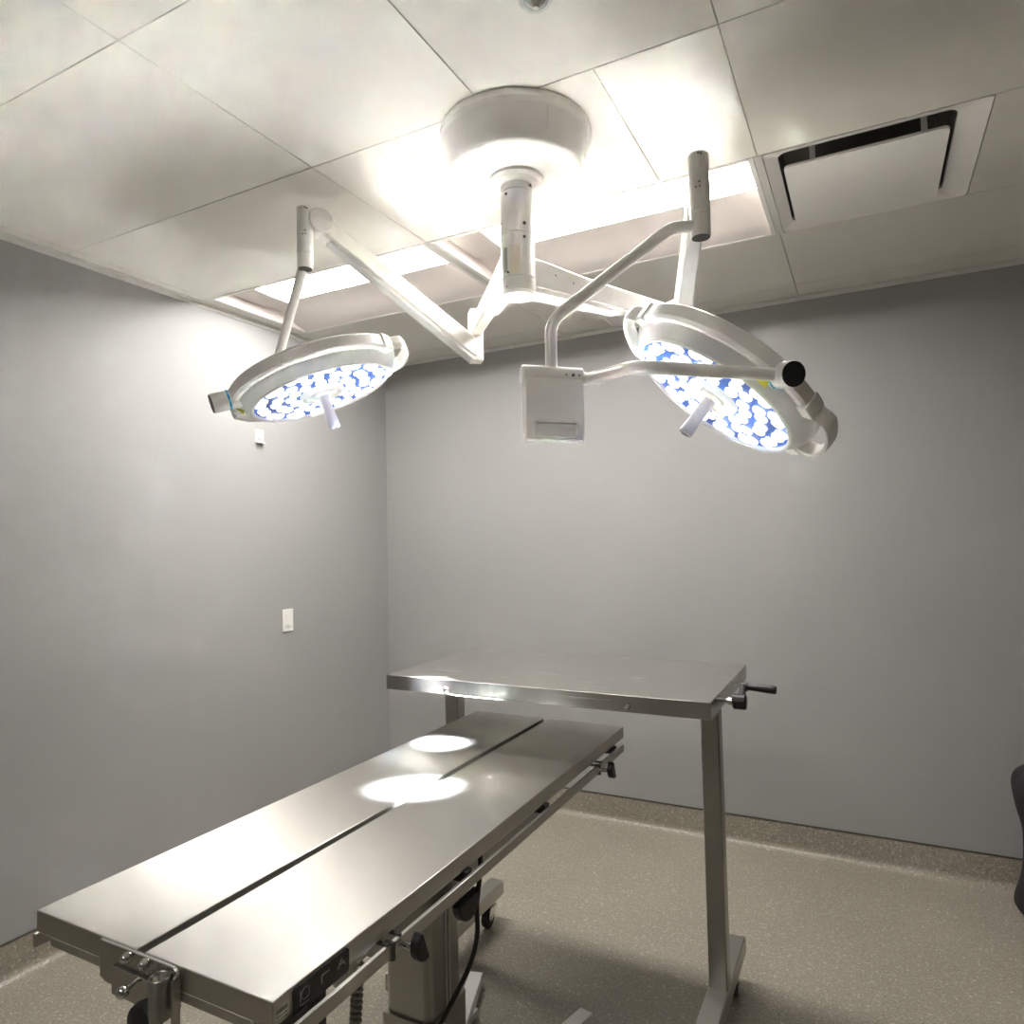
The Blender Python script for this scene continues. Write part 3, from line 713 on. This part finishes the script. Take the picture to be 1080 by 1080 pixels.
# gimbal of the right head: tube from the hub, pivot barrel with control panel, second tube to the head
def gimbal(head, Hh, zh, box_c, ax, Lp, panel, out, down_top, r=.0155, direct=False):
    h, Mx, a, b, n = head; C = Mx.translation; cc = C - n.normalized() * .045
    box_c = V(box_c); ax = V(ax).normalized()           # ax: from the barrel towards the head
    hub_p = V((Hh.x, Hh.y, zh)); d = horiz(box_c - hub_p)
    bm = B(); tube(bm, [hub_p + d * .015, hub_p + d * out, V((box_c.x, box_c.y, down_top)), box_c + V((0, 0, .012))], r, .075, 20); obj('yoke_tube', bm, M['enamel'], S, angle=60)
    bm = B(); lathe(bm, [(.023, -.080), (.0265, -.077), (.0265, .078), (.0245, .080), (.0165, .081), (.0165, .130), (.014, .132)], box_c, ax, 32); bx = obj('pivot_barrel', bm, M['enamel'], S, angle=40)
    e = box_c + ax * .100; E = cc + a * (Lp - .035)
    corner = E - ax * (E - e).dot(ax)
    # from the barrel stub, out along the head's pivot axis and back in to the pivot
    k = e - ax * .006
    bm = B(); tube(bm, [k, corner, E - ax * .05, E - ax * .012] if not direct else [k, k.lerp(E, .5) + V((0, 0, .02)), E], r * .93, .05, 20); obj('yoke_tube', bm, M['enamel'], S, angle=60)
    f = V((0, 0, 1)).cross(ax)
    if f.y > 0: f = -f
    for s_, rr in ((.032, .0022), (.050, .0042), (.066, .0026)):
        q = (f * .995 + V((0, 0, .02))).normalized(); p = box_c + ax * s_ + q * .0265; bm = B(); cyl(bm, p - q * .002, p + q * .0006, rr, n=12)
        obj('screw', bm, M['ink'], bx)
    if panel:
        def P(u, w, dz): return box_c + ax * u + f * w + V((0, 0, dz))
        prof = [(-.020, -.009), (.0252, -.009), (.031, -.020), (.036, -.07), (.034, -.120), (.030, -.150), (.024, -.168), (-.006, -.170), (-.020, -.15)]
        bm = B(); rings(bm, [[P(-.076, w, z) for w, z in prof], [P(.076, w, z) for w, z in prof]]); cp = obj('control_panel', bm, M['enamel'], S, bevel=.003, angle=25)
        bm = B(); rc = rrect(0, -.140, .118, .042, .008, 5); ri = rrect(0, -.140, .106, .030, .006, 5)
        def wz(z): return .0345 + (z + .120) / -.030 * -.004 if z < -.12 else .0352
        rings(bm, [[P(x, wz(z) + .0005, z) for x, z in rc], [P(x, wz(z) + .0065, z) for x, z in rc], [P(x, wz(z) + .0065, z) for x, z in ri], [P(x, wz(z) + .0005, z) for x, z in ri]], cap0=False, cap1=True); obj('panel_display', bm, M['white'], cp, angle=40)
    return bx
gimbal(headR, HR, 2.318, (2.061, -1.991, 1.940), (.79, .61, -.03), .305, True, .075, 2.085)
gimbal(headL, HL, 2.425, (.876, -1.797, 2.085), (.94, -.33, -.05), .330, False, .02, 2.13, direct=True)

# ------------------------------------------------------------------ lights
# beams of the two lamp heads: a ring of small sources in each LED face, all aimed at the focus on the table
def beams(head, focus, power, cone, n=8, rad=.150):
    h, Mx, a, b, nn = head; C = Mx.translation
    for k in range(n):
        t = 2 * PI * (k + .5) / n
        p = C + (a * math.cos(t) + b * math.sin(t)) * rad + nn * .014
        L = bpy.data.lights.new('surgical_beam', 'SPOT'); L.energy = power / n; L.color = (.90, .95, 1.0)
        L.spot_size = cone; L.spot_blend = 1.0; L.shadow_soft_size = .03
        o = bpy.data.objects.new('surgical_beam', L); COL.objects.link(o); o.location = p
        o.rotation_euler = (V(focus) - p).to_track_quat('-Z', 'Y').to_euler()
beams(headR, (1.730, -2.140, .9), 19000, math.radians(8.4))
beams(headL, (1.567, -1.785, .9), 47000, math.radians(8.4))

w = bpy.data.worlds.new('room_dark'); scene.world = w; w.use_nodes = True
w.node_tree.nodes['Background'].inputs['Color'].default_value = (.02, .02, .02, 1)

# ------------------------------------------------------------------ camera
f, yaw, pitch, roll = 728.673, -.4758, .0418, -.0216
fw = V((math.sin(yaw) * math.cos(pitch), math.cos(yaw) * math.cos(pitch), math.sin(pitch)))
rt = V((math.cos(yaw), -math.sin(yaw), 0)); up = rt.cross(fw)
r2 = rt * math.cos(roll) + up * math.sin(roll); u2 = -rt * math.sin(roll) + up * math.cos(roll)
cam = bpy.data.cameras.new('camera'); cam.sensor_width = 36; cam.lens = f * 36 / 1080; cam.clip_start = .02
co = bpy.data.objects.new('camera', cam); COL.objects.link(co)
co.matrix_world = Matrix(((r2.x, u2.x, -fw.x, 2.7713), (r2.y, u2.y, -fw.y, -3.6091), (r2.z, u2.z, -fw.z, 1.52), (0, 0, 0, 1)))
scene.camera = co

for o in bpy.data.objects:
    if '_o' in o: del o['_o']
scene.view_settings.view_transform = 'Standard'; scene.view_settings.look = 'None'
scene.view_settings.exposure = 0.2; scene.view_settings.gamma = 1.0; scene.view_settings.use_curve_mapping = False
scene.cycles.max_bounces = 10; scene.cycles.diffuse_bounces = 6; scene.cycles.glossy_bounces = 6
scene.cycles.use_denoising = True
scene.cycles.sample_clamp_indirect = 0
scene.cycles.caustics_reflective = True
scene.cycles.blur_glossy = 0.0
